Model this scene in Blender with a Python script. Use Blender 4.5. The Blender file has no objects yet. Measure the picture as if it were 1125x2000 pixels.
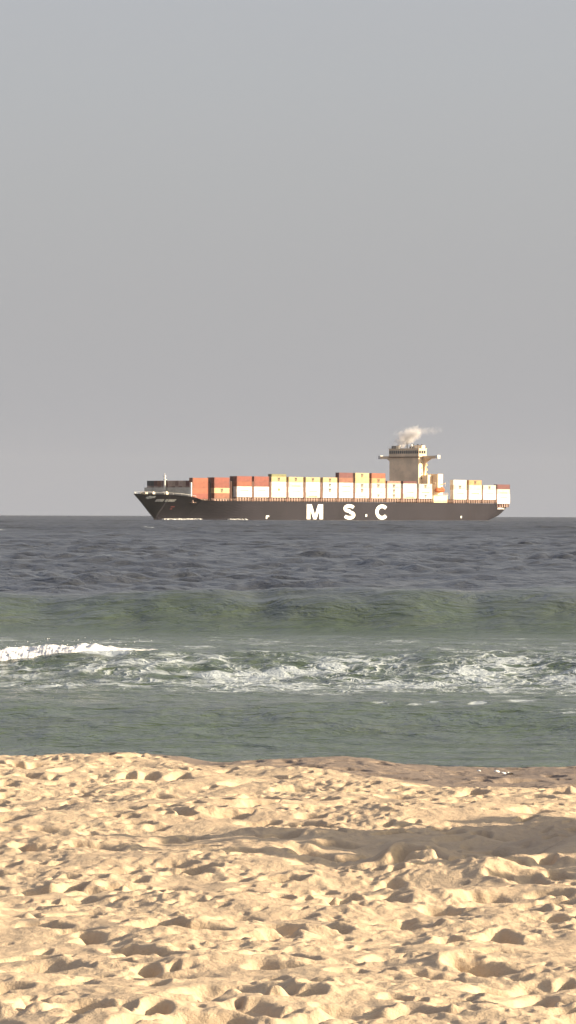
import bpy, bmesh, math, random
import numpy as np
from mathutils import Vector, Matrix

S = bpy.context.scene
COL = S.collection
R = math.radians

# ------------------------------------------------------------------ camera
EYE = 3.5                       # metres above the sea, standing on the beach berm
cam_d = bpy.data.cameras.new('camera')
cam_d.sensor_fit = 'VERTICAL'
cam_d.sensor_height = 36.0
cam_d.sensor_width = 20.25
cam_d.lens = 128.16             # long phone zoom, 9 degrees across
cam_d.clip_start = 0.1
cam_d.clip_end = 20000
cam = bpy.data.objects.new('camera', cam_d)
COL.objects.link(cam)
cam.matrix_world = Matrix.Translation((0, 0, EYE)) @ Matrix.Rotation(R(90 + 0.0233), 4, 'X') @ Matrix.Rotation(0.0033, 4, 'Z')
S.camera = cam

# ------------------------------------------------------------------ sky, sun, exposure
SUN_EL = R(18.0)
SUN_AZ = R(97.0)                # clockwise from the view direction (+Y): low on the right
sun_dir = Vector((math.sin(SUN_AZ) * math.cos(SUN_EL), math.cos(SUN_AZ) * math.cos(SUN_EL), math.sin(SUN_EL)))
world = bpy.data.worlds.new('World')
S.world = world
world.use_nodes = True
nt = world.node_tree
nt.nodes.clear()
out = nt.nodes.new('ShaderNodeOutputWorld')
bg = nt.nodes.new('ShaderNodeBackground')
sky = nt.nodes.new('ShaderNodeTexSky')
sky.sky_type = 'NISHITA'
sky.sun_disc = False
sky.sun_elevation = SUN_EL
sky.sun_rotation = SUN_AZ
sky.air_density = 1.0
sky.dust_density = 6.0
sky.ozone_density = 1.0
# a hazy day: the clear sky is veiled by an even grey layer of dust
hsv = nt.nodes.new('ShaderNodeHueSaturation')
hsv.inputs['Saturation'].default_value = 0.95
hsv.inputs['Hue'].default_value = 0.525
hsv.inputs['Value'].default_value = 0.9
mixw = nt.nodes.new('ShaderNodeMix')
mixw.data_type = 'RGBA'
geo = nt.nodes.new('ShaderNodeNewGeometry')
sep = nt.nodes.new('ShaderNodeSeparateXYZ')
nt.links.new(geo.outputs['Incoming'], sep.inputs[0])
veil = nt.nodes.new('ShaderNodeMapRange')       # the dust lies thick along the horizon and thins upward
veil.inputs[1].default_value = 0.0; veil.inputs[2].default_value = -0.30
veil.inputs[3].default_value = 0.94; veil.inputs[4].default_value = 0.62
nt.links.new(sep.outputs[2], veil.inputs[0])
nt.links.new(veil.outputs[0], mixw.inputs[0])
mixw.inputs[7].default_value = (1.155, 1.155, 1.205, 1)
nt.links.new(sky.outputs[0], hsv.inputs['Color'])
nt.links.new(hsv.outputs[0], mixw.inputs[6])
nt.links.new(mixw.outputs[2], bg.inputs[0])
bg.inputs[1].default_value = 0.105
nt.links.new(bg.outputs[0], out.inputs[0])

sd = bpy.data.lights.new('sun', 'SUN')
sd.energy = 3.2
sd.angle = R(0.6)
sd.color = (1.0, 0.81, 0.575)
sun = bpy.data.objects.new('sun', sd)
COL.objects.link(sun)
sun.rotation_euler = sun_dir.to_track_quat('Z', 'Y').to_euler()
sun.location = (40, 20, 60)

S.view_settings.view_transform = 'Standard'
S.view_settings.look = 'None'
S.view_settings.gamma = 1.0
S.view_settings.use_curve_mapping = False
S.view_settings.exposure = 1.9
S.render.engine = 'CYCLES'
S.cycles.use_denoising = True
S.cycles.max_bounces = 6
S.cycles.volume_bounces = 1

rng = np.random.default_rng(7)
random.seed(7)

# ------------------------------------------------------------------ helpers
_tab = {}
def noise2(x, y, seed=0):
    """gradient noise, about -0.7..0.7"""
    x = np.asarray(x, float); y = np.asarray(y, float)
    if seed not in _tab:
        g = np.random.default_rng(seed).uniform(0, 2 * np.pi, (256, 256))
        _tab[seed] = (np.cos(g).astype(np.float32), np.sin(g).astype(np.float32))
    gx, gy = _tab[seed]
    fx = np.floor(x); fy = np.floor(y)
    xi = fx.astype(np.int32); yi = fy.astype(np.int32)
    fx = (x - fx).astype(np.float32); fy = (y - fy).astype(np.float32)
    u = fx * fx * fx * (fx * (fx * 6 - 15) + 10); v = fy * fy * fy * (fy * (fy * 6 - 15) + 10)
    def d(i, j):
        a = (xi + i) & 255; b = (yi + j) & 255
        return gx[a, b] * (fx - i) + gy[a, b] * (fy - j)
    return (d(0, 0) * (1 - u) + d(1, 0) * u) * (1 - v) + (d(0, 1) * (1 - u) + d(1, 1) * u) * v

def fbm(x, y, octaves=4, seed=0, gain=0.5):
    t = 0; a = 1.0
    for k in range(octaves):
        t = t + a * noise2(x * 2 ** k + 13.7 * k, y * 2 ** k - 7.1 * k, seed + k)
        a *= gain
    return t

def smooth(a, b, x):
    t = np.clip((x - a) / (b - a), 0, 1)
    return t * t * (3 - 2 * t)

def grid_mesh(name, X, Y, Z, attrs=None):
    n, m = X.shape
    me = bpy.data.meshes.new(name)
    me.vertices.add(n * m)
    me.vertices.foreach_set('co', np.stack([X, Y, Z], -1).astype(np.float32).ravel())
    i, j = np.meshgrid(np.arange(n - 1), np.arange(m - 1), indexing='ij')
    a = (i * m + j).ravel()
    q = np.stack([a, a + 1, a + m + 1, a + m], -1)
    nq = len(a)
    me.loops.add(nq * 4)
    me.loops.foreach_set('vertex_index', q.astype(np.int32).ravel())
    me.polygons.add(nq)
    me.polygons.foreach_set('loop_start', np.arange(0, nq * 4, 4, dtype=np.int32))
    me.polygons.foreach_set('use_smooth', np.ones(nq, bool))
    for k, v in (attrs or {}).items():
        at = me.attributes.new(k, 'FLOAT', 'POINT')
        at.data.foreach_set('value', v.astype(np.float32).ravel())
    me.update(calc_edges=True)
    return me

def link(name, me, mat=None, parent=None, label=None, cat=None, group=None, kind=None):
    o = bpy.data.objects.new(name, me)
    COL.objects.link(o)
    if mat is not None and me is not None:
        if len(me.materials) == 0:
            me.materials.append(mat)
        else:
            o.material_slots[0].link = 'OBJECT'
            o.material_slots[0].material = mat
    if parent is not None: o.parent = parent
    if label: o['label'] = label
    if cat: o['category'] = cat
    if group: o['group'] = group
    if kind: o['kind'] = kind
    return o

class MB:
    """collects simple solids; build() makes ONE mesh object of them"""
    def __init__(self): self.v = []; self.f = []
    def add(self, vs, fs):
        n = len(self.v)
        self.v += [tuple(p) for p in vs]
        self.f += [tuple(i + n for i in f) for f in fs]
        return self
    def box(self, x0, x1, y0, y1, z0, z1):
        vs = [(x, y, z) for z in (z0, z1) for y in (y0, y1) for x in (x0, x1)]
        return self.add(vs, [(0, 2, 3, 1), (4, 5, 7, 6), (0, 1, 5, 4), (2, 6, 7, 3), (0, 4, 6, 2), (1, 3, 7, 5)])
    def prism(self, poly, a, b, axis='y'):
        """poly in the two other axes, extruded along axis from a to b"""
        n = len(poly)
        def P(u, v, w):
            return {'y': (u, w, v), 'x': (w, u, v), 'z': (u, v, w)}[axis]
        vs = [P(u, v, a) for u, v in poly] + [P(u, v, b) for u, v in poly]
        fs = [tuple(range(n)), tuple(range(2 * n - 1, n - 1, -1))]
        fs += [(i, i + n, (i + 1) % n + n, (i + 1) % n) for i in range(n)]
        return self.add(vs, fs)
    def tube(self, p, q, r0, r1=None, n=8):
        p = Vector(p); q = Vector(q); r1 = r0 if r1 is None else r1
        d = (q - p).normalized()
        a = d.orthogonal().normalized(); b = d.cross(a)
        vs = []
        for c, r in ((p, r0), (q, r1)):
            for k in range(n):
                t = 2 * math.pi * k / n
                vs.append(c + (a * math.cos(t) + b * math.sin(t)) * r)
        fs = [(k, (k + 1) % n, (k + 1) % n + n, k + n) for k in range(n)]
        fs += [tuple(range(n - 1, -1, -1)), tuple(range(n, 2 * n))]
        return self.add(vs, fs)
    def mesh(self, name, smooth=False, bevel=0):
        me = bpy.data.meshes.new(name)
        me.from_pydata(self.v, [], self.f)
        bm = bmesh.new(); bm.from_mesh(me)
        bmesh.ops.recalc_face_normals(bm, faces=bm.faces)
        if bevel:
            bmesh.ops.bevel(bm, geom=bm.edges[:], offset=bevel, segments=1, affect='EDGES')
        bm.to_mesh(me); bm.free()
        if smooth:
            for p in me.polygons: p.use_smooth = True
        return me
    def build(self, name, mat, parent=None, smooth=False, bevel=0, **kw):
        return link(name, self.mesh(name, smooth, bevel), mat, parent, **kw)

class N:
    """small node-tree helper"""
    def __init__(self, name):
        self.m = bpy.data.materials.new(name); self.m.use_nodes = True
        self.t = self.m.node_tree; self.t.nodes.clear()
        self.out = self.t.nodes.new('ShaderNodeOutputMaterial')
    def n(self, typ, **kw):
        x = self.t.nodes.new(typ)
        for k, v in kw.items(): setattr(x, k, v)
        return x
    def l(self, a, b): self.t.links.new(a, b); return self
    def val(self, sock, v):
        if hasattr(v, 'is_linked') or isinstance(v, bpy.types.NodeSocket): self.l(v, sock)
        else: sock.default_value = v
    def math(self, op, a, b=0.0, c=None, clamp=False):
        x = self.n('ShaderNodeMath', operation=op, use_clamp=clamp)
        self.val(x.inputs[0], a); self.val(x.inputs[1], b)
        if c is not None: self.val(x.inputs[2], c)
        return x.outputs[0]
    def mix(self, f, a, b):
        x = self.n('ShaderNodeMix', data_type='RGBA')
        self.val(x.inputs[0], f); self.val(x.inputs[6], a); self.val(x.inputs[7], b)
        return x.outputs[2]
    def step(self, v, a, b, lo=0.0, hi=1.0):
        x = self.n('ShaderNodeMapRange', interpolation_type='SMOOTHSTEP')
        self.val(x.inputs[0], v); self.val(x.inputs[1], a); self.val(x.inputs[2], b)
        self.val(x.inputs[3], lo); self.val(x.inputs[4], hi)
        return x.outputs[0]
    def noise(self, vec, scale, detail=3.0, rough=0.5, dist=0.0):
        x = self.n('ShaderNodeTexNoise')
        self.l(vec, x.inputs['Vector'])
        x.inputs['Scale'].default_value = scale; x.inputs['Detail'].default_value = detail
        x.inputs['Roughness'].default_value = rough; x.inputs['Distortion'].default_value = dist
        return x.outputs[0]
    def attr(self, name):
        x = self.n('ShaderNodeAttribute', attribute_name=name); return x.outputs['Fac']
    def obj(self): return self.n('ShaderNodeTexCoord').outputs['Object']
    def scale(self, vec, s):
        x = self.n('ShaderNodeMapping'); self.l(vec, x.inputs[0]); x.inputs['Scale'].default_value = s
        return x.outputs[0]
    def bump(self, h, strength, dist):
        x = self.n('ShaderNodeBump'); self.l(h, x.inputs['Height'])
        self.val(x.inputs['Strength'], strength); x.inputs['Distance'].default_value = dist
        return x.outputs[0]
    def bsdf(self, color, rough=0.5, normal=None, spec=0.5, ior=None, metal=0.0):
        b = self.n('ShaderNodeBsdfPrincipled')
        self.val(b.inputs['Base Color'], color); self.val(b.inputs['Roughness'], rough)
        b.inputs['Specular IOR Level'].default_value = spec; b.inputs['Metallic'].default_value = metal
        if ior: b.inputs['IOR'].default_value = ior
        if normal is not None: self.l(normal, b.inputs['Normal'])
        return b.outputs[0]
    def done(self, shader): self.l(shader, self.out.inputs[0]); return self.m

def paint(name, rgb, rough=0.55, wear=0.25, scale=0.35, rust=(0.20, 0.09, 0.05), spec=0.3):
    m = N(name); v = m.obj()
    n1 = m.noise(v, scale, 4, 0.6)
    n2 = m.noise(m.scale(v, (1.0, 1.0, 0.15)), scale * 5, 4, 0.6)      # streaks running down
    dark = tuple(c * 0.72 for c in rgb)
    c = m.mix(m.step(n1, 0.35, 0.7), (*rgb, 1), (*dark, 1))
    c = m.mix(m.math('MULTIPLY', m.step(n2, 0.58, 0.75), wear), c, (*rust, 1))
    return m.done(m.bsdf(c, rough, spec=spec))

# ------------------------------------------------------------------ materials
# dry, trampled beach sand
m = N('sand'); v = m.obj()
n1 = m.noise(v, 2.3, 5, 0.6); n2 = m.noise(v, 40.0, 4, 0.65); n3 = m.noise(v, 9.0, 4, 0.6)
c = m.mix(m.step(n1, 0.3, 0.7), (0.50, 0.39, 0.265, 1), (0.44, 0.34, 0.235, 1))
c = m.mix(m.step(n2, 0.45, 0.75, 0, 0.35), c, (0.37, 0.28, 0.19, 1))
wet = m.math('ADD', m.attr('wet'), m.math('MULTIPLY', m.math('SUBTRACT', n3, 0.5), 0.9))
seawardm = m.step(wet, 0.35, 0.6)
c = m.mix(seawardm, c, (0.20, 0.157, 0.122, 1))  # darker, smoother sand past the berm crest
grit = m.math('ADD', m.math('MULTIPLY', m.noise(v, 55.0, 4, 0.7), 0.6), m.math('MULTIPLY', m.noise(v, 18.0, 4, 0.6), 1.0))
nb = m.bump(grit, 0.5, 0.02)
M_SAND = m.done(m.bsdf(c, m.step(seawardm, 0, 1, 0.95, 0.6), nb, spec=0.2))

# sea water: attribute 'green' = sandy shallow water, 'foam' = where foam lies, 'far' = calm by distance
m = N('sea_water'); v = m.obj()
far = m.attr('far'); foam = m.attr('foam'); green = m.attr('green')
body = m.mix(green, (0.042, 0.046, 0.054, 1), (0.050, 0.071, 0.032, 1))
body = m.mix(m.math('MULTIPLY', m.step(m.noise(v, 0.35, 3, 0.6), 0.45, 0.7), m.math('MULTIPLY', green, 0.35)), body, (0.09, 0.10, 0.085, 1))
h1 = m.noise(m.scale(v, (0.7, 1.0, 1.0)), 0.9, 5, 0.62, 0.4)
h2 = m.noise(m.scale(v, (0.6, 1.0, 1.0)), 5.0, 3, 0.6)
h3 = m.noise(m.scale(v, (0.35, 1.0, 1.0)), 0.09, 4, 0.6, 0.3)
hh = m.math('ADD', m.math('ADD', h1, m.math('MULTIPLY', h2, 0.13)), m.math('MULTIPLY', m.math('MULTIPLY', h3, far), 9.0))
nb = m.bump(hh, m.step(green, 0, 1, 1.0, 0.68), 0.45)
wsh = m.bsdf(body, m.step(far, 0, 1, 0.12, 0.38), nb, spec=0.33, ior=1.333)
# foam: torn, lacy
wv = m.n('ShaderNodeTexNoise'); m.l(v, wv.inputs['Vector']); wv.inputs['Scale'].default_value = 0.9; wv.inputs['Detail'].default_value = 3
ad = m.n('ShaderNodeVectorMath', operation='MULTIPLY_ADD'); m.l(wv.outputs[1], ad.inputs[0]); ad.inputs[1].default_value = (1.6, 1.6, 0.0); m.l(v, ad.inputs[2])
wv2 = m.scale(ad.outputs[0], (0.75, 1.0, 0.2))
def ridge(scale, det=3):
    n_ = m.noise(wv2, scale, det, 0.55, 0.3)
    return m.math('SUBTRACT', 1.0, m.math('MULTIPLY', m.math('ABSOLUTE', m.math('SUBTRACT', n_, 0.5)), 13.0))
r1 = ridge(0.75); r2 = ridge(2.2)
lace = m.math('MAXIMUM', r1, m.math('MULTIPLY', r2, 0.85))
patch = m.noise(v, 0.55, 3, 0.6)
lace = m.math('MAXIMUM', lace, -0.6)
fm = m.math('ADD', m.math('MULTIPLY', lace, 0.55), m.math('ADD', m.math('MULTIPLY', m.math('SUBTRACT', patch, 0.5), 1.6), m.math('SUBTRACT', foam, 1.0)))
fmask = m.step(fm, -0.02, 0.5)
fb = m.bump(m.math('ADD', m.noise(v, 6.0, 4, 0.7), fmask), 0.8, 0.12)
fsh = m.bsdf((0.40, 0.45, 0.48, 1), 0.8, fb, spec=0.2)
mx = m.n('ShaderNodeMixShader'); m.l(m.math('MULTIPLY', fmask, 0.9), mx.inputs[0]); m.l(wsh, mx.inputs[1]); m.l(fsh, mx.inputs[2])
M_SEA = m.done(mx.outputs[0])

m = N('white_foam'); v = m.obj()
M_FOAM = m.done(m.bsdf((0.66, 0.66, 0.65, 1), 0.85, m.bump(m.noise(v, 9.0, 3, 0.6), 0.4, 0.05), spec=0.2))

# ------------------------------------------------------------------ beach
def berm(x, y):
    """distance of the berm crest from the eye: nearer on the right"""
    return 24.9 - 2.9 * smooth(-1.3, 1.6, x) + 0.5 * fbm(x * 0.9, y * 0 + 3.1, 3, 40)

def beach_height(x, y, micro):
    yc = berm(x, y)
    z = 1.80 + 0.06 * fbm(x * 0.35, y * 0.35, 3, 11)
    right = smooth(-0.6, 1.4, x)
    d1 = np.clip(y - yc, 0, None)
    gentle = 0.03 * np.clip(d1, 0, 5.5) * right
    d2 = np.clip(d1 - 4.5 * right, 0, None)
    z = z - gentle - 0.115 * np.clip(d2, 0, 30) * smooth(0, 4, d2 + 0.3)
    # unseen hummock added on the right to throw a long shadow across the sand
    rag = 1 + 0.55 * fbm(x * 1.9, y * 1.9, 4, 45, 0.6)
    dy = y - 18.9
    z = z + 1.15 * (1 + 0.75 * fbm(x * 1.5, y * 3.6, 3, 46, 0.6)) * np.exp(-((((x - 3.25) / 0.72) ** 2 + np.where(dy > 0, dy / 0.8, dy / 2.5) ** 2) * rag))
    z = z + 0.13 * fbm(x * 1.7, y * 1.7, 2, 47) * np.exp(-((y - 18.0) / 1.5) ** 2) * smooth(-0.4, 0.6, x) * smooth(-3, -2, -x)
    return z + micro * (1 - 0.55 * smooth(0.0, 1.0, d1))

# trampled relief: a metric height map of overlapping footprints, then sampled by the mesh
HX0, HX1, HY0, HY1, HC = -4.2, 4.2, 8.0, 31.0, 0.0125
nx, ny = int((HX1 - HX0) / HC), int((HY1 - HY0) / HC)
gx = HX0 + (np.arange(nx) + 0.5) * HC
gy = HY0 + (np.arange(ny) + 0.5) * HC
GX, GY = np.meshgrid(gx, gy, indexing='ij')
hm = 0.045 * fbm(GX * 1.0, GY * 1.0, 2, 60) + 0.006 * fbm(GX * 3.4, GY * 3.4, 3, 64)
def stamp(n, lmin, lmax, dmin, dmax, rimk):
    for k in range(n):
        fx, fy = rng.uniform(HX0 + 0.3, HX1 - 0.3), rng.uniform(HY0 + 0.3, HY1 - 0.3)
        a = rng.normal(0.3, 0.9) if rng.random() < 0.6 else rng.uniform(0, 2 * np.pi)
        Ln = rng.uniform(lmin, lmax); Wd = Ln * rng.uniform(0.45, 0.7); dp = rng.uniform(dmin, dmax)
        q = Ln * 2.1
        i0, i1 = max(0, int((fx - q - HX0) / HC)), int((fx + q - HX0) / HC)
        j0, j1 = max(0, int((fy - q - HY0) / HC)), int((fy + q - HY0) / HC)
        sx = GX[i0:i1, j0:j1] - fx; sy = GY[i0:i1, j0:j1] - fy
        u = (sx * math.cos(a) + sy * math.sin(a)) / Ln; w = (-sx * math.sin(a) + sy * math.cos(a)) / Wd
        w = w * (1.0 + 0.25 * u) + 0.18 * u * u * rng.choice([-1, 1])
        r = np.sqrt(u * u + w * w) + 0.42 * noise2(sx * 8 + fx * 5, sy * 8 + fy * 5, 90) + 0.18 * noise2(sx * 24 + fx * 5, sy * 24 + fy * 5, 92)
        hole = 1 - smooth(0.62, 0.98, r)
        rim = np.exp(-((r - 1.12) / 0.24) ** 2)
        tilt = np.clip(0.5 + 0.6 * u, 0.1, 1.3)
        base = hm[i0:i1, j0:j1]
        hm[i0:i1, j0:j1] = base * (1 - 0.8 * hole) - dp * hole * (1 + 0.35 * u) + dp * rimk * rim * tilt * np.clip(0.8 + 1.4 * noise2(sx * 14 + fx, sy * 14 - fy, 91), 0, 2)
def slump(n):
    """loose sand settles: average with the neighbours"""
    global hm
    for _ in range(n):
        p = np.pad(hm, 1, 'edge')
        hm = 0.5 * hm + 0.125 * (p[:-2, 1:-1] + p[2:, 1:-1] + p[1:-1, :-2] + p[1:-1, 2:])
hm += 0.030 * fbm(GX * 2.4, GY * 2.4, 2, 61)
stamp(820, 0.11, 0.19, 0.045, 0.09, 0.20)
slump(4)
stamp(1150, 0.06, 0.13, 0.03, 0.07, 0.24)
slump(2)
# here and there a crumbled crust
zone = 0.25 + 0.75 * smooth(-0.2, 0.3, fbm(GX * 1.3, GY * 1.3, 3, 75))
pf = fbm(GX * 2.6, GY * 2.6, 4, 66, 0.55) * 3.0
hm += 0.017 * zone * (np.floor(pf) + smooth(0.0, 0.16, pf - np.floor(pf)) - pf)
stamp(2800, 0.02, 0.06, 0.012, 0.035, 0.35)
cl = 1 - 2.2 * np.abs(fbm(GX * 7.0, GY * 7.0, 2, 70))
hm += (0.001 + 0.010 * zone) * np.clip(cl, -0.6, 1)
hm += (0.0015 + 0.005 * zone) * fbm(GX * 20, GY * 20, 2, 72)
slump(1)
def relief(x, y):
    u = np.clip((x - HX0) / HC - 0.5, 0, nx - 1.001); v_ = np.clip((y - HY0) / HC - 0.5, 0, ny - 1.001)
    i = u.astype(int); j = v_.astype(int); a = u - i; b = v_ - j
    val = (hm[i, j] * (1 - a) + hm[i + 1, j] * a) * (1 - b) + (hm[i, j + 1] * (1 - a) + hm[i + 1, j + 1] * a) * b
    edge = smooth(HX0, HX0 + 0.5, x) * smooth(-HX1, -HX1 + 0.5, -x) * smooth(HY0, HY0 + 0.8, y) * smooth(-HY1, -HY1 + 1.5, -y)
    return val * edge
T_IN = 0.112
tcol = np.concatenate([-np.geomspace(6.0, 0.30, 16), -np.linspace(0.28, T_IN + .003, 46), np.linspace(-T_IN, T_IN, 520), np.linspace(T_IN + .003, 0.28, 46), np.geomspace(0.30, 6.0, 16)])
yrow = np.concatenate([np.linspace(-40, 9.5, 40), np.linspace(9.8, 11.6, 50), np.linspace(11.62, 27.5, 960), np.linspace(27.7, 64, 60)])
T, YY = np.meshgrid(tcol, yrow, indexing='ij')
XX = T * np.maximum(YY, 9.0)
ZZ = beach_height(XX, YY, relief(XX, YY))
wet = smooth(0.0, 1.6, YY - berm(XX, YY) + 0.25)  # mask for the darker sand, rising past the berm crest
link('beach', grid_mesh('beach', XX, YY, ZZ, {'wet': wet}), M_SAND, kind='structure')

# ------------------------------------------------------------------ sea
sc_ = np.concatenate([-np.geomspace(2.6, 0.125, 14), np.linspace(-0.115, 0.115, 260), np.geomspace(0.125, 2.6, 14)])
yr = np.concatenate([np.arange(34, 48, 0.5), np.arange(48, 130, 0.115), np.arange(130, 420, 0.36), np.arange(420, 900, 0.9), np.arange(900, 1900, 3.5), np.geomspace(1905, 4500, 60)])
T, YY = np.meshgrid(sc_, yr, indexing='ij')
XX = T * np.maximum(YY, 30)
def chop(X, Y, lo, hi, n, seed, amp, spread=0.75):
    g = np.random.default_rng(seed); z = np.zeros_like(X)
    for k in range(n):
        lam = np.exp(g.uniform(np.log(lo), np.log(hi)))
        a = g.normal(0, spread); ph = g.uniform(0, 6.28)
        kx, ky = math.sin(a) * 2 * np.pi / lam, math.cos(a) * 2 * np.pi / lam
        p = kx * X + ky * Y + ph
        z += amp * lam * (np.sin(p) + 0.22 * np.sin(2 * p - 1.2))
    return z
off = smooth(100, 140, YY)
fade_s = 1 - 0.75 * smooth(380, 520, YY) - 0.25 * smooth(700, 900, YY)
fade_m = 1 + 0.7 * smooth(250, 600, YY) - 1.7 * smooth(1500, 1900, YY)
gust = 0.75 + 0.9 * fbm(XX / 26, YY / 60, 3, 130)
Z = off * fade_s * gust * (chop(XX, YY, 1.5, 4.0, 28, 3, 0.0085) + 0.13 * np.clip(fbm(XX / 2.2, YY / 1.6, 3, 133), -.2, 1))
Z += (0.18 + 0.82 * off) * fade_m * gust * chop(XX, YY, 4.0, 12, 24, 4, 0.0034, 0.7)
Z += off * fade_m * chop(XX, YY, 22, 60, 8, 5, 0.0016, 0.3)
def swell(yc, A, wf, wb):
    u = YY - yc
    return A * np.where(u < 0, np.exp(-np.abs(u / wf) ** 2.2), np.exp(-(u / wb) ** 2))
w1 = 1.3 * fbm(XX / 5, XX * 0 + 1.7, 3, 140)
s1 = swell(120 + w1 * 1.5, 0.86 + 0.15 * fbm(XX / 4.5, XX * 0, 3, 141) + 0.012 * XX, 3.8, 13)
s1b = swell(112 + w1, -0.14, 5, 5)
w2 = 1.1 * fbm(XX / 4.5, XX * 0 + 4.7, 3, 150)
s2 = swell(80.3 + w2, 0.46 + 0.10 * fbm(XX / 3, XX * 0 + 9, 3, 151), 3.2, 6.5)
w3 = 1.2 * fbm(XX / 3.5, XX * 0 + 2.2, 3, 160)
s3 = swell(60.8 + w3, 0.34 + 0.10 * fbm(XX / 3, XX * 0 + 5, 2, 161), 3.4, 4.5)
Z += s1 + s1b + s2 + s3
near = 1 - smooth(88, 130, YY)
Z += near * (0.030 * fbm(XX * 0.7, YY * 0.7, 4, 170) + 0.022 * fbm(XX * 2.2, YY * 1.8, 3, 175))
# rough broken water on the second wave
bz = np.exp(-((YY - 76.5) / 5.2) ** 2)
Z += bz * 0.075 * fbm(XX * 1.5, YY * 1.1, 4, 180)
# where foam lies
right = smooth(-2.6, -0.8, XX)
foam = np.clip(np.exp(-((YY - 75.2) / 6.4) ** 4) * (0.80 + 0.17 * right), 0, 1)
foam = np.maximum(foam, 0.60 * smooth(84, 88, YY) * (1 - smooth(100, 110, YY)))
foam = np.maximum(foam, 1.7 * np.exp(-((YY - 79.8 - w2) / 0.7) ** 4) * (1 - smooth(-3.9, -2.6, XX)))
for (px, py, ww, dd) in ((1.55, 60.4, .32, .55), (2.15, 60.2, .30, .5), (2.45, 61.5, .25, .5), (4.6, 59.2, .8, .6), (4.0, 61.3, .4, .5), (3.2, 60.6, .2, .4), (-3.9, 66.0, .6, .5), (-1.2, 63.5, .3, .25)):
    foam = np.maximum(foam, 1.12 * np.exp(-((XX - px) / ww) ** 2 - ((YY - py) / dd) ** 2))
caps = smooth(0.42, 0.62, Z * off) * smooth(0.1, 0.5, fbm(XX / 5, YY / 9, 3, 190)) * (YY > 150) * 0.8
foam = np.maximum(foam, caps)
green = 1 - 0.97 * smooth(113.5, 124, YY + 3 * fbm(XX / 5, YY / 5, 3, 195))
far = smooth(100, 900, YY)
sea = link('sea', grid_mesh('sea', XX, YY, Z, {'foam': foam, 'green': green, 'far': far}), M_SEA, kind='structure')
def sea_height(x, y):
    i = int(np.argmin(np.abs(yr - y))); j = int(np.argmin(np.abs(sc_ - x / max(y, 30))))
    return float(Z[j, i])

def foam_blobs(name, spots, **kw):
    """heaped whitewater: many small lumps, each at its own place on the water"""
    bm = bmesh.new()
    for (x, y, z, r, fl) in spots:
        mt = Matrix.Translation((x, y, z)) @ Matrix.Rotation(random.uniform(0, 6.28), 4, 'Z') @ Matrix.Diagonal((r * random.uniform(.8, 1.5), r * random.uniform(.8, 1.3), r * fl, 1))
        bmesh.ops.create_icosphere(bm, subdivisions=2 if r > 0.06 else 1, radius=1.0, matrix=mt)
    for f_ in bm.faces: f_.smooth = True
    me = bpy.data.meshes.new(name); bm.to_mesh(me); bm.free()
    co = np.empty(len(me.vertices) * 3, np.float32); me.vertices.foreach_get('co', co); co = co.reshape(-1, 3)
    d = noise2(co[:, 0] * 9, co[:, 2] * 9 + co[:, 1] * 4, 200)
    co[:, 2] += 0.07 * d; co[:, 1] += 0.05 * d
    me.vertices.foreach_set('co', co.ravel()); me.update()
    return link(name, me, M_FOAM, **kw)

def crest2(x):
    j = int(np.argmin(np.abs(sc_ - x / 80.3))); return 80.3 + float(w2[j, 0])
# the breaker: a tumbling roll of foam lying on the crest and spilling down its face
NU, NV = 620, 44
xu = np.linspace(-8.6, -2.55, NU)
cy = np.array([crest2(x) for x in xu])
tt = np.clip((-2.5 - xu) / 1.9, 0.04, 1.0)
Ub, Vb = np.meshgrid(np.arange(NU), np.linspace(0, 1, NV), indexing='ij')
xb = xu[Ub]; tb = tt[Ub]
run = (-0.30 + 1.75 * Vb) * (0.30 + 0.70 * tb) - 0.25 * fbm(xb * 1.4, Vb * 0, 3, 210)      # back of the crest -> foot of the face
yb = cy[Ub] - run
zb_ = np.array([[sea_height(x, y) for x, y in zip(r1_, r2_)] for r1_, r2_ in zip(xb[::6], yb[::6])])
zb_ = np.stack([np.interp(xu, xu[::6], zb_[:, k]) for k in range(NV)], -1)
lift = np.clip(np.sin(np.pi * np.clip(Vb * 1.04 - 0.02, 0, 1)), 0, 1) ** 0.55
bil = np.abs(noise2(xb * 3.2, run * 3.2 + 3, 211)) * 1.3 + 0.45 * np.abs(noise2(xb * 8, run * 8, 212)) + 0.12 * np.abs(noise2(xb * 19, run * 19, 213))
zb_ = zb_ - 0.02 + lift * tb * (0.08 + 0.08 * bil)
yb = yb - lift * tb * 0.05 * bil
link('breaker_foam', grid_mesh('breaker_foam', xb, yb, zb_), M_FOAM, label='white foam tumbling off the breaking wave at the left', cat='foam', kind='stuff')
spots = []
for k in range(40):                       # spray thrown up from the lip
    x = random.uniform(-6.6, -2.9); yy = crest2(x) + random.uniform(-0.4, 0.2)
    spots.append((x, yy, sea_height(x, yy) + random.uniform(0.06, 0.26), random.uniform(0.005, 0.012), 1.0))
foam_blobs('breaker_spray', spots, label='small drops of spray above the breaking wave', cat='spray', kind='stuff')
# flecks of foam left on the seaward sand behind the berm
spots = []
def beach_z(x, y): return float(beach_height(np.array([x]), np.array([y]), np.array([0.0]))[0])
for (x, y, n_) in ((0.16, 26.6, 10), (1.47, 25.8, 8)):
    for k in range(n_):
        xx = x + random.gauss(0, .055); yy = y + random.gauss(0, .10)
        spots.append((xx, yy, beach_z(xx, yy) + random.uniform(-.004, .004), random.uniform(.012, .03), .3))
foam_blobs('stranded_foam', spots, label='white foam flecks stranded on the seaward sand edge', cat='foam', kind='stuff')

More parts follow.
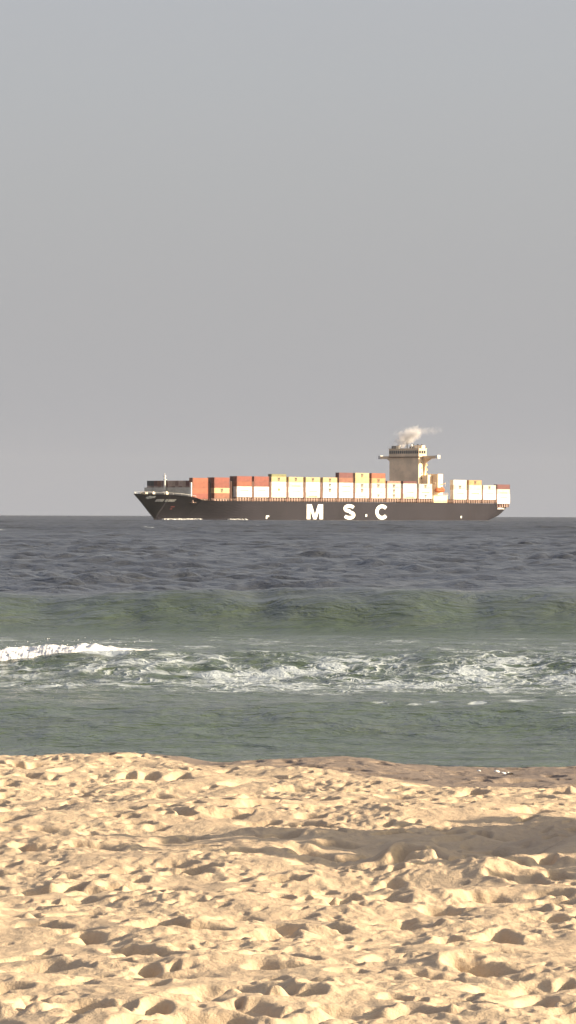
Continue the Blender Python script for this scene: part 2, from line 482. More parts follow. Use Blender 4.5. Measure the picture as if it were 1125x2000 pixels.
# ------------------------------------------------------------------ container ship
# ship frame: x = metres forward of the stern, y = to port from the centre line, z = above the water
SHIP_M = Matrix.Translation((128.448 - 21.4 * 0.76604, 2100 + 21.4 * 0.64279, 0)) @ Matrix.Rotation(R(230), 4, 'Z')
M_HULL = paint('hull_black_paint', (0.021, 0.019, 0.027), 0.75, 0.2, 0.06, (0.045, 0.026, 0.026), 0.12)
M_LETTER = paint('white_hull_lettering', (0.85, 0.84, 0.80), 0.5, 0.05, 0.2, (0.5, 0.45, 0.4))
M_DECK = paint('deck_oxide_paint', (0.22, 0.11, 0.075), 0.7)
M_COAM = paint('coaming_paint', (0.34, 0.23, 0.19), 0.6, 0.5, 0.5)
M_CREAM = paint('superstructure_cream', (0.86, 0.67, 0.45), 0.6, 0.03, 0.12, (0.5, 0.36, 0.2))
M_WHITE = paint('white_steel_paint', (0.80, 0.78, 0.72), 0.5, 0.12, 0.3)
M_BREAK = paint('breakwater_paint', (0.62, 0.56, 0.46), 0.6, 0.2, 0.25)
M_LASH = paint('lashing_bridge_paint', (0.15, 0.07, 0.05), 0.65, 0.4)
M_DARK = paint('black_steel', (0.035, 0.033, 0.033), 0.5, 0.1)
M_ORANGE = paint('lifeboat_orange', (0.42, 0.11, 0.03), 0.45, 0.05)
M_FLAGRED = paint('stern_red_mark', (0.25, 0.06, 0.06), 0.5, 0.05)
m = N('bridge_glass'); M_GLASS = m.done(m.bsdf((0.02, 0.025, 0.03, 1), 0.08, spec=0.8))

ship = bpy.data.objects.new('container_ship', None)
COL.objects.link(ship)
ship.matrix_world = SHIP_M
ship['label'] = 'long black hulled container ship with big white M S C letters on its side'
ship['category'] = 'ship'

def itp(s, tab): return float(np.interp(s, [a for a, b in tab], [b for a, b in tab]))
B_DECK = [(-1.5, 18.6), (6, 20.4), (22, 21.4), (240, 21.4), (256, 20.3), (268, 18.6), (278, 15.2), (286, 10.6), (292, 6.0), (296, 2.4), (298.2, 0.02)]
B_WL = [(190, 21.4), (215, 20.8), (235, 18.3), (252, 13.0), (266, 7.2), (276, 2.8), (283, 0.02)]
Z_DECK = [(-1.5, 9.5), (256, 9.9), (266, 10.3), (270, 11.6), (277, 12.6), (284, 13.1), (298.2, 13.5)]
Z_BOT = [(-1.5, 6.2), (1.5, 4.4), (6.4, 2.7), (13, 1.1), (19, 0.0), (27, -2.5), (34, -3.0), (278, -3.0), (282.0, -1.0), (283.5, 1.4), (286.5, 4.4), (290, 7.3), (293.5, 10.0), (296.5, 12.3), (298.2, 13.48)]
def hull_b(s, z):
    zd, zb, bd = itp(s, Z_DECK), itp(s, Z_BOT), itp(s, B_DECK)
    if s < 34:
        t = max(0.0, min(1.0, (z - zb) / (zd - zb)))
        k = (34 - s) / 35.5
        return bd * ((1 - k) + k * (0.78 + 0.22 * t ** 0.5))
    if s < 190: return bd
    if s <= 283:
        bw = itp(s, B_WL); t = max(0.0, min(1.0, z / zd))
        return bw + (bd - bw) * t ** 1.25
    t = max(0.0, min(1.0, (z - zb) / max(0.05, zd - zb)))
    return bd * t ** 0.85
secs = sorted(set([-1.5, 1, 3.5, 6.4, 9, 13, 16, 19, 23, 27, 34] + list(range(50, 200, 15)) + list(range(200, 270, 6)) + [270, 272, 274, 277, 280, 282, 283.5, 285, 286.5, 288, 290, 291.5, 293.5, 295, 296.5, 297.4, 298.2]))
NZ = 10
mb = MB()
for s in secs:
    zb, zd = itp(s, Z_BOT), itp(s, Z_DECK)
    for sg in (1, -1):
        for k in range(NZ + 1):
            z = zb + (zd - zb) * k / NZ
            mb.v.append((s, sg * hull_b(s, z), z))
W = 2 * (NZ + 1)
for i in range(len(secs) - 1):
    a, b = i * W, (i + 1) * W
    for k in range(NZ):
        mb.f.append((a + k, b + k, b + k + 1, a + k + 1))
        c_, d_ = a + NZ + 1, b + NZ + 1
        mb.f.append((c_ + k, c_ + k + 1, d_ + k + 1, d_ + k))
    mb.f.append((a, a + NZ + 1, b + NZ + 1, b))                           # bottom
    mb.f.append((a + NZ, b + NZ, b + W - 1, a + W - 1))                    # deck
mb.f.append(tuple(range(0, NZ + 1)) + tuple(range(W - 1, NZ, -1)))        # transom
hull = mb.build('hull', M_HULL, ship)

# hull lettering, bold strokes as thin plates on the plating
def stroke(pts, w):
    """outline polygon pairs of a thick polyline in 2-D"""
    P = [Vector(p) for p in pts]; L_ = []; R_ = []
    for i, p in enumerate(P):
        t0 = (P[i] - P[i - 1]).normalized() if i else None
        t1 = (P[i + 1] - P[i]).normalized() if i < len(P) - 1 else None
        t = (t0 or t1) if not (t0 and t1) else (t0 + t1).normalized()
        n_ = Vector((-t.y, t.x))
        L_.append(p + n_ * w / 2); R_.append(p - n_ * w / 2)
    return L_, R_
def arc(cx_, cy_, rx, ry, a0, a1, n=18):
    return [(cx_ + rx * math.cos(R(a0 + (a1 - a0) * k / n)), cy_ + ry * math.sin(R(a0 + (a1 - a0) * k / n))) for k in range(n + 1)]
def letter_quads(ch):
    """unit letter (0..1 wide, 0..1 high) as convex polygons"""
    if ch == 'M':
        return [[(0, 0), (.22, 0), (.22, 1), (0, 1)], [(.78, 0), (1, 0), (1, 1), (.78, 1)],
                [(.22, 1), (.22, .62), (.41, 0), (.5, 0), (.5, .28), (.30, 1)], [(.78, 1), (.78, .62), (.59, 0), (.5, 0), (.5, .28), (.70, 1)]]
    if ch == 'S':
        pts = arc(.5, .725, .365, .165, 18, 270) + arc(.5, .29, .375, .18, 90, -162)[1:]
        L_, R_ = stroke(pts, .225)
    else:
        pts = arc(.52, .5, .385, .385, 40, 320, 26)
        L_, R_ = stroke(pts, .235)
    return [[tuple(L_[i]), tuple(R_[i]), tuple(R_[i + 1]), tuple(L_[i + 1])] for i in range(len(pts) - 1)]
def letter(name, ch, s_left, s_right, z0, z1, mat, parent, y=None, th=0.08, **kw):
    mb = MB()
    for poly in letter_quads(ch):
        pl = [(s_left + (s_right - s_left) * u, z0 + (z1 - z0) * v_) for u, v_ in poly]
        yy = 21.4 if y is None else y
        mb.prism(pl, yy - 0.02, yy + th)
    return mb.build(name, mat, parent, **kw)
letter('hull_letter', 'M', 184.2, 170.5, 0.45, 8.5, M_LETTER, hull, label='white hull letter M')
letter('hull_letter', 'S', 153.2, 142.6, 0.35, 8.6, M_LETTER, hull, label='white hull letter S')
letter('hull_letter', 'C', 125.4, 113.6, 0.35, 8.6, M_LETTER, hull, label='white hull letter C')

def on_hull(name, cells, mat, th=0.12):
    """small plates that follow the plating; cells = (s0, s1, z0, z1)"""
    mb = MB()
    for (s0, s1, z0, z1) in cells:
        vs = []
        for d in (-0.02, th):
            for s, z in ((s0, z0), (s1, z0), (s1, z1), (s0, z1)):
                vs.append((s, hull_b(s, z) + d, z))
        mb.add(vs, [(0, 1, 2, 3), (7, 6, 5, 4), (0, 4, 5, 1), (1, 5, 6, 2), (2, 6, 7, 3), (3, 7, 4, 0)])
    return mb.build(name, mat, hull)
def glyph_row(s0, s1, z0, z1, n, seed):
    """a painted name too far away to read: strokes the size of its letters"""
    g = random.Random(seed); cells = []
    w = (s1 - s0) / n
    for k in range(n):
        a = s0 + k * w; b = a + w * 0.82
        cells.append((a, a + (b - a) * .36, z0, z1)); cells.append((b - (b - a) * .36, b, z0, z1))
        zz = g.choice((z0, (z0 + z1) / 2 - .12, z1 - .3)); cells.append((a + (b - a) * .36, b - (b - a) * .36, zz, zz + .3))
    return cells
on_hull('ship_name', glyph_row(287.9, 284.6, 9.45, 10.7, 3, 1) + glyph_row(284.0, 278.8, 9.45, 10.7, 6, 2), M_LETTER)
on_hull('bow_emblem', [(292.6, 292.0, 11.2, 12.0), (292.0, 291.2, 10.8, 12.4), (291.2, 290.2, 11.0, 12.2), (290.2, 289.2, 11.3, 12.3)], M_LETTER)
on_hull('thruster_mark', [(278.5, 276.5, 6.5, 7.1), (278.0, 277.0, 5.4, 6.0)], M_FLAGRED)
on_hull('stern_name', glyph_row(11.4, 2.0, 6.3, 7.3, 9, 4), M_LETTER)
on_hull('port_of_registry_mark', [(11.0, 9.0, 7.5, 8.7), (8.6, 6.8, 7.5, 8.5), (6.4, 4.0, 7.5, 8.2)], M_FLAGRED)
on_hull('tug_mark', [(133.9, 132.5, 1.9, 3.2)], M_LETTER)
on_hull('pilot_mark', [(217.2, 216.2, 0.6, 2.4), (216.2, 214.9, 1.6, 2.4)], M_LETTER)
on_hull('draught_mark', [(48.0, 46.8, 1.2, 2.4)], M_LETTER)

# weather deck rail and bulwark
mb = MB()
for s in np.arange(1, 262, 2.6):
    mb.tube((s, hull_b(s, 9.8) - 0.15, 9.8), (s, hull_b(s, 9.8) - 0.15, 11.0), 0.05, n=4)
mb.box(0, 262, 21.1, 21.22, 10.95, 11.07); mb.box(0, 262, 21.1, 21.22, 10.45, 10.53)
mb.build('deck_rail', M_COAM, ship)
mb = MB()
for a, b in zip([270, 274, 278, 282, 286, 290, 293, 295.5], [274, 278, 282, 286, 290, 293, 295.5, 298]):
    for sg in (1, -1):
        p = Vector((a, sg * (hull_b(a, 12.9) - .2), itp(a, Z_DECK) + 0.95)); q = Vector((b, sg * max(0.1, hull_b(b, 13) - .2), itp(b, Z_DECK) + 0.95))
        mb.tube(p, q, 0.09, n=4); mb.tube(p, p - Vector((0, 0, .95)), 0.08, n=4)
mb.build('bow_rail', M_WHITE, ship)
for s, y, r in ((288, 3, .7), (288, -3, .7), (281, 6, .9), (281, -5, .9), (292, 1.5, .5)):
    mb = MB().tube((s, y - 1.25, 14.0), (s, y + 1.25, 14.0), r, n=10)
    mb.box(s - .9, s + .9, y - 1.6, y - 1.2, 12.9, 14.5); mb.box(s - .9, s + .9, y + 1.2, y + 1.6, 12.9, 14.5)
    mb.build('mooring_winch', M_BREAK, ship)

# breakwater and foremast
mb = MB(); mb.box(272.3, 272.7, -16.0, 16.0, 12.2, 16.9)
mb.build('breakwater', M_BREAK, ship)
mb = MB(); mb.box(272.1, 272.75, 15.9, 16.9, 12.2, 19.5); mb.build('breakwater_post', M_WHITE, ship)
fm = MB().tube((275.2, 0.6, 13), (275.2, 0.6, 22.5), 0.62, 0.45, 10).build('foremast', M_WHITE, ship, True)
MB().box(274.7, 275.7, -0.5, 1.7, 20.9, 21.1).build('crosstree', M_WHITE, fm)
mb = MB().tube((275.2, .6, 22.3), (275.2, .6, 24.4), .28, .12, 6); mb.box(274.8, 275.6, .1, 1.1, 22.4, 23.2)
mb.build('masthead_light', M_WHITE, fm)
mb = MB().tube((274.6, 1.6, 13), (274.6, 1.6, 20.8), .14, n=5)
for z in np.arange(13.5, 20.5, .6): mb.box(274.5, 274.7, 1.2, 2.0, z, z + .07)
mb.build('ladder', M_DARK, fm)

# containers ------------------------------------------------------------
CL, CW, CH = 12.19, 2.44, 2.72
def container_mesh(name, hgt):
    mb = MB()
    n = 20; pts = []; y = CW / 2 - 0.05; d = 0.045
    xs = np.linspace(-CL / 2 + .15, CL / 2 - .15, 4 * n + 1)
    for k, x in enumerate(xs): pts.append((x, y - (d if (k % 4) in (1, 2) else 0)))
    poly = pts + [(x, -yy) for x, yy in reversed(pts)]
    nn = len(pts)
    vs = [(x, yy, z) for z in (0.12, hgt - 0.10) for x, yy in poly]
    fs = []
    N_ = len(poly)
    for i in range(nn - 1):
        fs.append((i, i + 1, i + 1 + N_, i + N_)); j = nn + i
        fs.append((j, j + 1, j + 1 + N_, j + N_))
    mb.add(vs, fs)
    mb.box(-CL / 2 + .06, CL / 2 - .06, -CW / 2 + .1, CW / 2 - .1, hgt - .12, hgt - .03)      # roof
    mb.box(-CL / 2 + .06, CL / 2 - .06, -CW / 2 + .1, CW / 2 - .1, 0.05, 0.16)                # floor
    for sx in (-1, 1):
        a, b = sorted((sx * CL / 2, sx * (CL / 2 - .16)))
        for sy in (-1, 1):
            c_, d_ = sorted((sy * CW / 2, sy * (CW / 2 - .16)))
            mb.box(a, b, c_, d_, 0, hgt)                                                      # corner posts
        e, f = sorted((sx * (CL / 2 - .04), sx * (CL / 2 - .10)))
        mb.box(e, f, -CW / 2 + .16, CW / 2 - .16, .14, hgt - .12)                             # end wall
        mb.box(a, b, -CW / 2 + .16, CW / 2 - .16, 0.02, .14); mb.box(a, b, -CW / 2 + .16, CW / 2 - .16, hgt - .12, hgt - .01)
    for sy in (-1, 1):
        c_, d_ = sorted((sy * CW / 2, sy * (CW / 2 - .10)))
        mb.box(-CL / 2 + .16, CL / 2 - .16, c_, d_, 0.01, .14); mb.box(-CL / 2 + .16, CL / 2 - .16, c_, d_, hgt - .12, hgt - .01)
    return mb.mesh(name)
ME_C = container_mesh('container', CH)
ME_HALF = container_mesh('half_height_container', 1.35)
RGB = {'white': (0.72, 0.71, 0.68), 'cream': (0.62, 0.55, 0.45), 'yellow': (0.46, 0.345, 0.18), 'tan': (0.45, 0.25, 0.11), 'orange': (0.26, 0.075, 0.038),
       'red': (0.21, 0.052, 0.036), 'dark red': (0.12, 0.035, 0.036), 'brown': (0.27, 0.155, 0.12), 'rust brown': (0.22, 0.085, 0.05), 'grey': (0.045, 0.047, 0.058), 'green': (0.05, 0.07, 0.045), 'olive': (0.17, 0.17, 0.075), 'pale brown': (0.44, 0.31, 0.25)}
VAR = {}
def cmat(colr, k):
    key = (colr, k % 3)
    if key not in VAR:
        f = (1.0, 0.9, 1.08)[k % 3]
        VAR[key] = paint('container_' + colr.replace(' ', '_') + '_paint', tuple(min(.85, c * f) for c in RGB[colr]), 0.55, 0.18, 0.3)
    return VAR[key]
M_TXT = paint('container_lettering_grey', (0.30, 0.29, 0.24), 0.6, 0.0)
M_TXTD = paint('container_logo_black', (0.05, 0.045, 0.04), 0.6, 0.0)
M_TXTR = paint('container_logo_orange', (0.65, 0.25, 0.08), 0.6, 0.0)
mb = MB()
for k in range(9):
    x = 3.4 - k * .78
    mb.box(x - .58, x, CW / 2 - .01, CW / 2 + .02, 0.35, 0.95)
ME_LINE = mb.mesh('lettering')
mb = MB()
for ch, x0, x1, z0, z1 in (('M', .95, -.95, 1.3, 2.3), ('S', 1.0, .05, .35, 1.2), ('C', -.1, -1.05, .35, 1.2)):
    for poly in letter_quads(ch): mb.prism([(x0 + (x1 - x0) * u, z0 + (z1 - z0) * v_) for u, v_ in poly], CW / 2 - .01, CW / 2 + .02)
ME_LOGO = mb.mesh('logo')
mb = MB()
star = [(.0, 0.2)]
pl = []
for k in range(14):
    r_ = 1.05 if k % 2 == 0 else .55
    pl.append((r_ * 1.5 * math.cos(k * math.pi / 7), 1.36 + r_ * math.sin(k * math.pi / 7)))
for k in range(14): mb.prism([(0, 1.36), pl[k], pl[(k + 1) % 14]], CW / 2 - .01, CW / 2 + .02)
ME_STAR = mb.mesh('emblem')

def put_container(colr, s_fwd, y_port, z, label, mark=None, half=False, k=0):
    o = link('shipping_container', ME_HALF if half else ME_C, None, None, label=label, cat='container', group='containers stacked on the ship')
    if len(o.data.materials) == 0: o.data.materials.append(None)
    o.material_slots[0].link = 'OBJECT'; o.material_slots[0].material = cmat(colr, k)
    jit = Matrix.Translation((random.uniform(-.04, .04), random.uniform(-.04, .04), 0))
    o.matrix_world = SHIP_M @ Matrix.Translation((s_fwd - CL / 2, y_port - CW / 2, z)) @ jit
    if mark == 'line': link('lettering', ME_LINE, M_TXT, o)
    if mark == 'logo': link('logo', ME_LOGO, M_TXTD, o)
    if mark == 'star': link('emblem', ME_STAR, M_TXTR, o)
    return o
NTH = ['first', 'second', 'third', 'fourth', 'fifth', 'sixth', 'seventh', 'eighth', 'ninth', 'tenth', 'eleventh', 'twelfth', 'thirteenth', 'fourteenth']
Wl, Wn, Wg, Ws = ('white', 'line'), ('white', None), ('white', 'logo'), ('white', 'star')
Cl, Cn, Cg = ('cream', 'line'), ('cream', None), ('cream', 'logo')
Yg, Yn = ('yellow', 'logo'), ('yellow', None)
H_ = lambda c: (c, 'half')
# (forward end, inset of the stack from the ship's side, base height, tiers bottom to top)
BAYS = [
    (271.0, 4.9, 10.95, [('red', None), ('orange', None), ('orange', None), ('orange', None)]),
    (256.7, 2.44, 11.3, [('rust brown', None), ('yellow', 'logo'), ('red', None), ('red', None)]),
    (241.5, 0, 12.1, [Wn, Wl, ('orange', None), ('red', None)]),
    (227.6, 0, 12.1, [Wn, Wl, ('red', None), ('red', None)]),
    (213.3, 0, 12.1, [Wn, Ws, Wn, Yg, H_('olive')]),
    (199.2, 0, 12.1, [Wn, Wl, Cl, Yg]),
    (184.9, 0, 12.1, [Cl, Wl, Wn, Yg]),
    (170.4, 0, 12.1, [Wn, Cg, Wg, Yg]),
    (156.6, 0, 12.1, [Wn, Wl, Wl, ('rust brown', None), ('dark red', None)]),
    (142.6, 0, 12.1, [Wl, Cg, Cg, Yn, Yg]),
    (128.3, 0, 12.1, [Wg, Wl, Cg, ('tan', 'logo'), ('orange', None)]),
    (114.5, 0, 12.1, [Cg, Cg, Cg, H_('brown')]),
    (100.2, 0, 12.1, [Cl, Wl, Wn, H_('dark red')]),
    (86.1, 0, 12.1, [Wg, Cl, Cg]),
    (54.3, 0, 11.8, [Wn, Wl, Cg, ('white', None)]),
    (40.0, 0, 11.8, [Wn, Cl, Cn, ('tan', 'logo')]),
    (26.5, 0, 11.8, [Wn, Wl, Cg]),
    (13.1, 0, 9.6, [Wn, Wl, Cl, ('dark red', None)]),
]
for bi, (sf, inset, base, tiers) in enumerate(BAYS):
    nt_ = len(tiers)
    if bi < 14: where = '%s stack from the bow' % NTH[bi]
    else: where = ['first stack astern of the lifeboat', 'second stack astern of the lifeboat', 'last stack but one at the stern', 'sternmost stack'][bi - 14]
    z = base
    for ti, (colr, mk) in enumerate(tiers):
        half = mk == 'half'
        pos = 'topmost' if ti == nt_ - 1 else 'bottom' if ti == 0 else NTH[nt_ - 1 - ti] + ' from the top'
        lab = '%s %scontainer, %s in the %s' % (colr, 'half-height ' if half else '', pos, where)
        hf_off = 0
        put_container(colr, sf, 21.25 - inset, z, lab, None if half else mk, half, bi * 3 + ti * 2)
        z += 2.75
    # hatch coaming under the stack
    mb = MB()
    a, b = sf - CL, sf
    mb.box(a + .2, b - .2, -20.4 + inset, 20.4 - inset, base - 2.1, base - .25)
    mb.box(a, b, -20.9 + inset, 20.9 - inset, base - .25, base - .03)
    for x in np.linspace(a + .6, b - .6, 6): mb.box(x - .15, x + .15, 20.4 - inset, 21.0 - inset, base - 2.1, base - .25)
    mb.build('hatch_coaming', M_COAM, ship)
# second row inboard in the two bays behind the bow bay: its ends show through the gaps
for bi, cols in ((1, ['brown', 'rust brown', 'dark red', 'brown']), (2, ['pale brown', 'brown', 'rust brown', 'dark red'])):
    sf, inset, base, tiers = BAYS[bi]
    for ti, colr in enumerate(cols):
        pos = 'topmost' if ti == 3 else 'bottom' if ti == 0 else NTH[3 - ti] + ' from the top'
        put_container(colr, sf, 21.25 - inset - 2.47, base + 2.75 * ti, '%s container seen end-on in the gap before the %s stack, %s' % (colr, NTH[bi], pos), k=ti)
# front row across the bow bay, seen end-on behind the breakwater
FR = ['dark red', 'pale brown', 'pale brown', 'brown', 'pale brown', 'pale brown', 'rust brown', 'brown', 'rust brown', 'dark red', 'grey', 'grey']
for k, colr in enumerate(FR):
    yp = 21.25 - 4.9 - 2.47 * (k + 1)
    for tier, nm in ((0, 'lower'), (1, 'upper')):
        cc = colr if tier else ['brown', 'pale brown'][k % 2]
        put_container(cc, 271.0, yp, 15.0 + tier * 2.75, '%s container seen end-on, %s from the orange stack, %s row behind breakwater' % (cc, NTH[k], nm), k=k)
MB().box(259.0, 270.8, -16.2, 13.6, 12.3, 14.9).build('hatch_cover', M_COAM, ship)

# lashing bridges in the gaps between the bays
for i in range(len(BAYS) - 1):
    s1 = BAYS[i][0] - CL; s0 = BAYS[i + 1][0]
    if s1 - s0 > 6: continue
    yp = 21.2 - max(BAYS[i][1], 0); c_ = (s0 + s1) / 2; top = 20.2 if i < 11 else 17.4
    w = min(1.1, (s1 - s0) * 0.55)
    mb = MB()
    for y in (yp, yp - 4.9, yp - 9.8): mb.box(c_ - w / 2, c_ + w / 2, y - .55, y, 9.9, top)
    for z in (12.2, 15.0, 17.3, top):
        if z <= top: mb.box(c_ - w / 2 - .1, c_ + w / 2 + .1, yp - 12, yp + .05, z - .12, z + .06)
    for z0 in (12.4, 15.1): mb.tube((c_, yp - .3, z0), (c_, yp - 4.9, z0 + 2.4), .12, n=4)
    mb.build('lashing_bridge', M_LASH, ship)

# superstructure ----------------------------------------------------------
house = MB().box(65.4, 72.6, -10.6, 10.4, 9.9, 35.4).build('deckhouse', M_CREAM, ship, bevel=0.15)
mb = MB()
for z in (14, 17, 20, 23, 26, 29, 32):
    for x in (67.2, 69.4): mb.box(x, x + .7, 10.38, 10.44, z, z + .8)
mb.build('porthole', M_GLASS, house)
mb = MB()
for z in np.arange(13, 35, 3.05): mb.box(65.3, 72.7, -10.68, 10.48, z, z + .07)
mb.build('deck_edge', M_CREAM, house)
# wheelhouse
wh = MB().box(65.6, 72.8, -10.8, 10.7, 35.7, 40.2).build('wheelhouse', M_CREAM, ship, bevel=0.12)
MB().box(65.2, 73.2, -11.2, 11.1, 35.4, 35.7).build('wheelhouse_floor', M_DECK, wh)
for k in range(14):
    y = -10.4 + k * 1.5
    MB().box(72.76, 72.86, y, y + 1.2, 37.5, 39.2).build('window', M_GLASS, wh)
for k in range(3):
    MB().box(66.6 + k * 2.1, 68.2 + k * 2.1, 10.66, 10.76, 37.5, 39.2).build('window', M_GLASS, wh)
mb = MB().box(65.4, 73.0, -11.0, 10.9, 40.2, 40.45)
mb.build('roof', M_CREAM, wh)
mb = MB()
for y in np.arange(-10.8, 10.9, 1.8): mb.tube((72.9, y, 40.4), (72.9, y, 41.4), .06, n=4)
mb.box(72.85, 72.95, -10.9, 10.8, 41.35, 41.45); mb.box(72.85, 72.95, -10.9, 10.8, 40.9, 40.97)
mb.build('roof_rail', M_WHITE, wh)
# bridge wings
for sg, nm in ((1, 'port'), (-1, 'starboard')):
    mb = MB()
    y0_, y1_ = 10.4, 21.4
    mb.prism([(sg * y0_, 34.3), (sg * y1_, 34.9), (sg * y1_, 35.5), (sg * y0_, 35.5)], 66.9, 69.2, 'x')
    mb.prism([(sg * y0_, 24.0), (sg * (y0_ + .8), 26.0), (sg * (y0_ + 1.8), 32.2), (sg * 16.0, 34.6), (sg * y0_, 34.5)], 67.7, 67.95, 'x')
    w_ = mb.build('bridge_wing', M_CREAM, ship)
    mb = MB(); a, b = sorted((sg * 19.8, sg * 21.4)); mb.box(66.8, 69.3, a, b, 34.6, 36.6)
    mb.build('wing_end_box', M_WHITE, w_, bevel=.08)
    mb = MB()
    a, b = sorted((sg * 10.6, sg * 21.2)); mb.box(69.1, 69.2, a, b, 35.5, 36.2)
    mb.build('wind_dodger', M_CREAM, w_)
# lower aft block, stair tower, funnel
aft = MB().box(57.2, 65.4, -9.5, 12.4, 9.9, 22.0).build('engine_casing', M_CREAM, ship, bevel=.1)
MB().box(60.4, 65.2, 12.6, 18.4, 9.9, 26.0).build('stair_tower', M_CREAM, ship, bevel=.1)
MB().box(65.5, 69.5, 10.5, 14.6, 9.9, 25.4).build('stair_trunk', M_CREAM, ship, bevel=.1)
mb = MB()
for z in (22.6, 25.3, 28.0, 30.7):
    mb.box(63.6, 65.35, 1.5, 10.0, z, z + .12); mb.box(63.6, 63.7, 1.5, 10.0, z, z + 1.1)
mb.build('aft_balcony', M_CREAM, ship)
fun = MB().prism([(56.8, -3.4), (63.2, -3.4), (64.0, -2), (64.0, 2), (63.2, 3.4), (56.8, 3.4)], 20, 40.6, 'z').build('funnel', M_CREAM, ship)
MB().prism([(56.7, -3.5), (63.3, -3.5), (64.1, -2), (64.1, 2), (63.3, 3.5), (56.7, 3.5)], 40.6, 41.7, 'z').build('funnel_cap', M_DARK, fun)
mb = MB()
for x, y in ((58.3, -1.6), (60.2, 0), (62, 1.6), (58.5, 1.7), (62, -1.7)): mb.tube((x, y, 41.5), (x - .2, y, 42.9), .5, n=10)
mb.build('exhaust_pipe', M_DARK, fun)
# gear on the bridge roof
rm = MB().tube((69.0, -0.6, 40.4), (69.0, -0.6, 45.2), .32, .18, 8).build('radar_mast', M_DARK, ship)
mb = MB().box(68.8, 69.2, -2.6, 1.4, 43.4, 43.65); mb.box(68.7, 69.3, -2.2, 1.0, 44.4, 44.6); mb.tube((69, -2, 43), (69, 1, 43), .1, n=4)
mb.build('radar_scanner', M_WHITE, rm)
for y, r in ((-5.5, .95), (3.6, .8)):
    me = bpy.data.meshes.new('satellite_dome'); bm = bmesh.new(); bmesh.ops.create_uvsphere(bm, u_segments=14, v_segments=9, radius=r); bm.to_mesh(me); bm.free()
    for p in me.polygons: p.use_smooth = True
    o = link('satellite_dome', me, M_WHITE, ship); o.location = (70.2, y, 42.0)
    MB().tube((0, 0, -1.5), (0, 0, -r * .8), .3, n=8).build('pedestal', M_WHITE, o)
MB().box(66.4, 69.6, 5.0, 10.3, 40.45, 42.2).build('equipment_room', M_CREAM, ship, bevel=.1)
MB().box(66.4, 70.6, -10.6, -7.4, 40.45, 42.0).build('locker', M_DARK, ship, bevel=.1)
# lifeboat davit with the boat hanging in it
mb = MB()
for x in (61.4, 70.6):
    mb.tube((x, 17.6, 14.0), (x, 18.2, 20.0), .28, n=6); mb.tube((x, 18.2, 20.0), (x, 21.0, 20.9), .25, n=6)
    mb.tube((x, 20.8, 20.8), (x, 20.8, 18.9), .06, n=4)
mb.box(59.5, 72.0, 17.0, 21.4, 13.9, 14.2); mb.box(59.5, 72.0, 12.4, 20.8, 9.9, 13.9)
for x in np.arange(59.6, 72.1, 1.55): mb.tube((x, 21.3, 14.2), (x, 21.3, 15.3), .05, n=4)
mb.box(59.5, 72, 21.25, 21.35, 15.25, 15.33)
mb.build('lifeboat_davit', M_CREAM, ship)
boat = bpy.data.objects.new('lifeboat', None); COL.objects.link(boat)
boat['label'] = 'small orange enclosed lifeboat hanging beside the cream deckhouse'; boat['category'] = 'lifeboat'
boat.matrix_world = SHIP_M @ Matrix.Translation((66.0, 20.2, 15.6))
def lofted(sections, mat, name, parent):
    mb = MB(); n = len(sections[0][1])
    for x, ring in sections:
        for (y, z) in ring: mb.v.append((x, y, z))
    for i in range(len(sections) - 1):
        for k in range(n): mb.f.append((i * n + k, i * n + (k + 1) % n, (i + 1) * n + (k + 1) % n, (i + 1) * n + k))
    mb.f.append(tuple(range(n))); mb.f.append(tuple(range((len(sections) - 1) * n, len(sections) * n)))
    return mb.build(name, mat, parent, True)
hs = []; cs = []
for x, w, kz in ((-4.2, .5, .7), (-3.6, 1.15, .25), (-2, 1.45, 0), (0, 1.5, 0), (2, 1.4, 0), (3.4, .95, .3), (4.3, .15, .9)):
    hs.append((x, [(-w, 1.35), (-w * .96, .9), (-w * .6, kz + .15), (0, kz), (w * .6, kz + .15), (w * .96, .9), (w, 1.35)]))
    cs.append((x, [(-w * .97, 1.36), (-w * .8, 1.36 + .9 * (w / 1.5)), (-w * .35, 1.4 + 1.3 * (w / 1.5)), (w * .35, 1.4 + 1.3 * (w / 1.5)), (w * .8, 1.36 + .9 * (w / 1.5)), (w * .97, 1.36)]))
lofted(hs, M_ORANGE, 'hull', boat); cn = lofted(cs, M_ORANGE, 'canopy', boat)
MB().box(-3.2, -1.9, -.5, .5, 2.4, 3.1).build('steering_cab', M_ORANGE, cn, bevel=.06)
mb = MB()
for x in (-1.4, 0, 1.4): mb.box(x - .3, x + .3, 1.18, 1.32, 1.75, 2.05)
mb.build('window', M_GLASS, cn)

# white water along the ship's waterline
def waterline(name, runs, label):
    spots = []
    for s0, s1, n_, r0 in runs:
        for k in range(n_):
            s = random.uniform(s0, s1)
            p = SHIP_M @ Vector((s, hull_b(s, 0.3) + random.uniform(.3, 2.2), 0))
            spots.append((p.x, p.y, random.uniform(0.0, .5), random.uniform(.5, 1.0) * r0, random.uniform(.4, .8)))
    return foam_blobs(name, spots, label=label, cat='foam', kind='stuff')
waterline('bow_wave_foam', [(259, 279, 220, .55), (232, 243, 90, .4)], 'white bow wave foam along the black hull at the waterline')

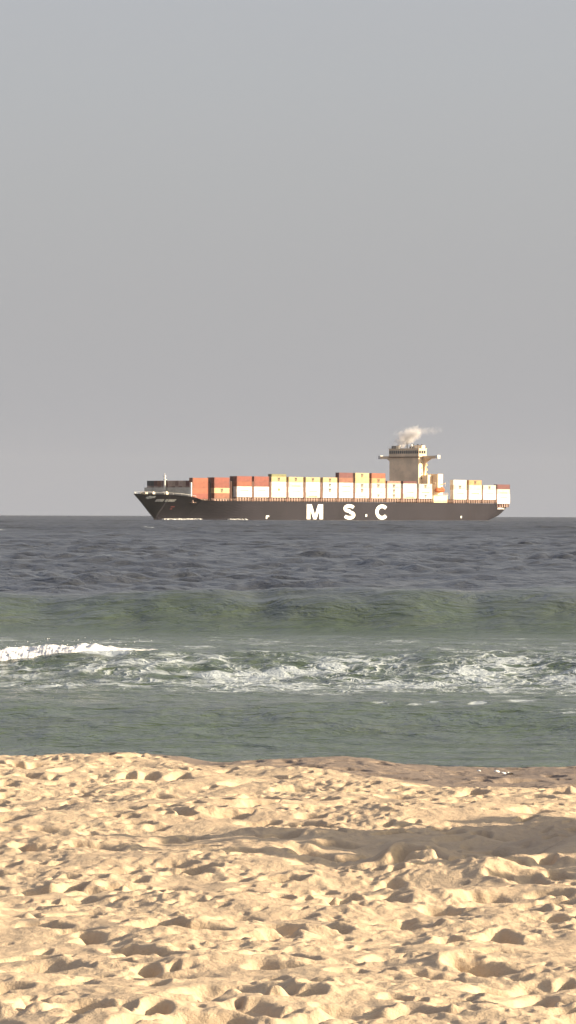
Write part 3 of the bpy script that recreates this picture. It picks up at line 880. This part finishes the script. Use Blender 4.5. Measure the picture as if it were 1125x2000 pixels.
# funnel smoke
def smoke(name, loc, sc, rot, dens, seed, label):
    me = bpy.data.meshes.new(name); bm = bmesh.new(); bmesh.ops.create_icosphere(bm, subdivisions=3, radius=1.0); bm.to_mesh(me); bm.free()
    m = N(name); v = m.obj()
    ln = m.n('ShaderNodeVectorMath', operation='LENGTH'); m.l(v, ln.inputs[0])
    mp = m.n('ShaderNodeMapping'); m.l(v, mp.inputs[0]); mp.inputs['Location'].default_value = (seed, seed * 2, 0); mp.inputs['Scale'].default_value = (sc[0] / 6, sc[1] / 6, sc[2] / 6)
    nz = m.noise(mp.outputs[0], 1.3, 4, 0.6, 0.6)
    body = m.math('SUBTRACT', 1.0, ln.outputs['Value'], clamp=True)
    d = m.math('MULTIPLY', m.step(m.math('ADD', m.math('MULTIPLY', nz, 1.3), m.math('MULTIPLY', body, 0.7)), 0.78, 1.35), m.step(body, 0.0, 0.25))
    pv = m.n('ShaderNodeVolumePrincipled'); pv.inputs['Color'].default_value = (0.86, 0.84, 0.84, 1); m.l(m.math('MULTIPLY', d, dens), pv.inputs['Density'])
    m.l(pv.outputs[0], m.out.inputs['Volume'])
    o = link(name, me, m.m, label=label, cat='smoke', kind='stuff')
    o.matrix_world = Matrix.Translation(SHIP_M @ Vector(loc)) @ rot @ Matrix.Diagonal((*sc, 1))
    return o
smoke('funnel_smoke', (68.5, -0.5, 46.8), (12.5, 7, 6.0), Matrix.Rotation(R(-30), 4, 'Y'), 0.55, 1.7, 'pale smoke puffing from the funnel above the bridge')
smoke('smoke_trail', (55.0, -4, 50.2), (20, 7, 4.2), Matrix.Rotation(R(-6), 4, 'Y'), 0.05, 5.3, 'thin smoke trail drifting right from the funnel')

# ------------------------------------------------------------------ haze
mb = MB().box(-12500, 12500, -60, 4700, -4.5, 75)
m = N('haze'); pv = m.n('ShaderNodeVolumePrincipled'); pv.inputs['Color'].default_value = (0.92, 0.93, 0.95, 1)
pv.inputs['Density'].default_value = 0.000015; pv.inputs['Anisotropy'].default_value = 0.0
m.l(pv.outputs[0], m.out.inputs['Volume'])
mb.build('haze', m.m, kind='stuff')
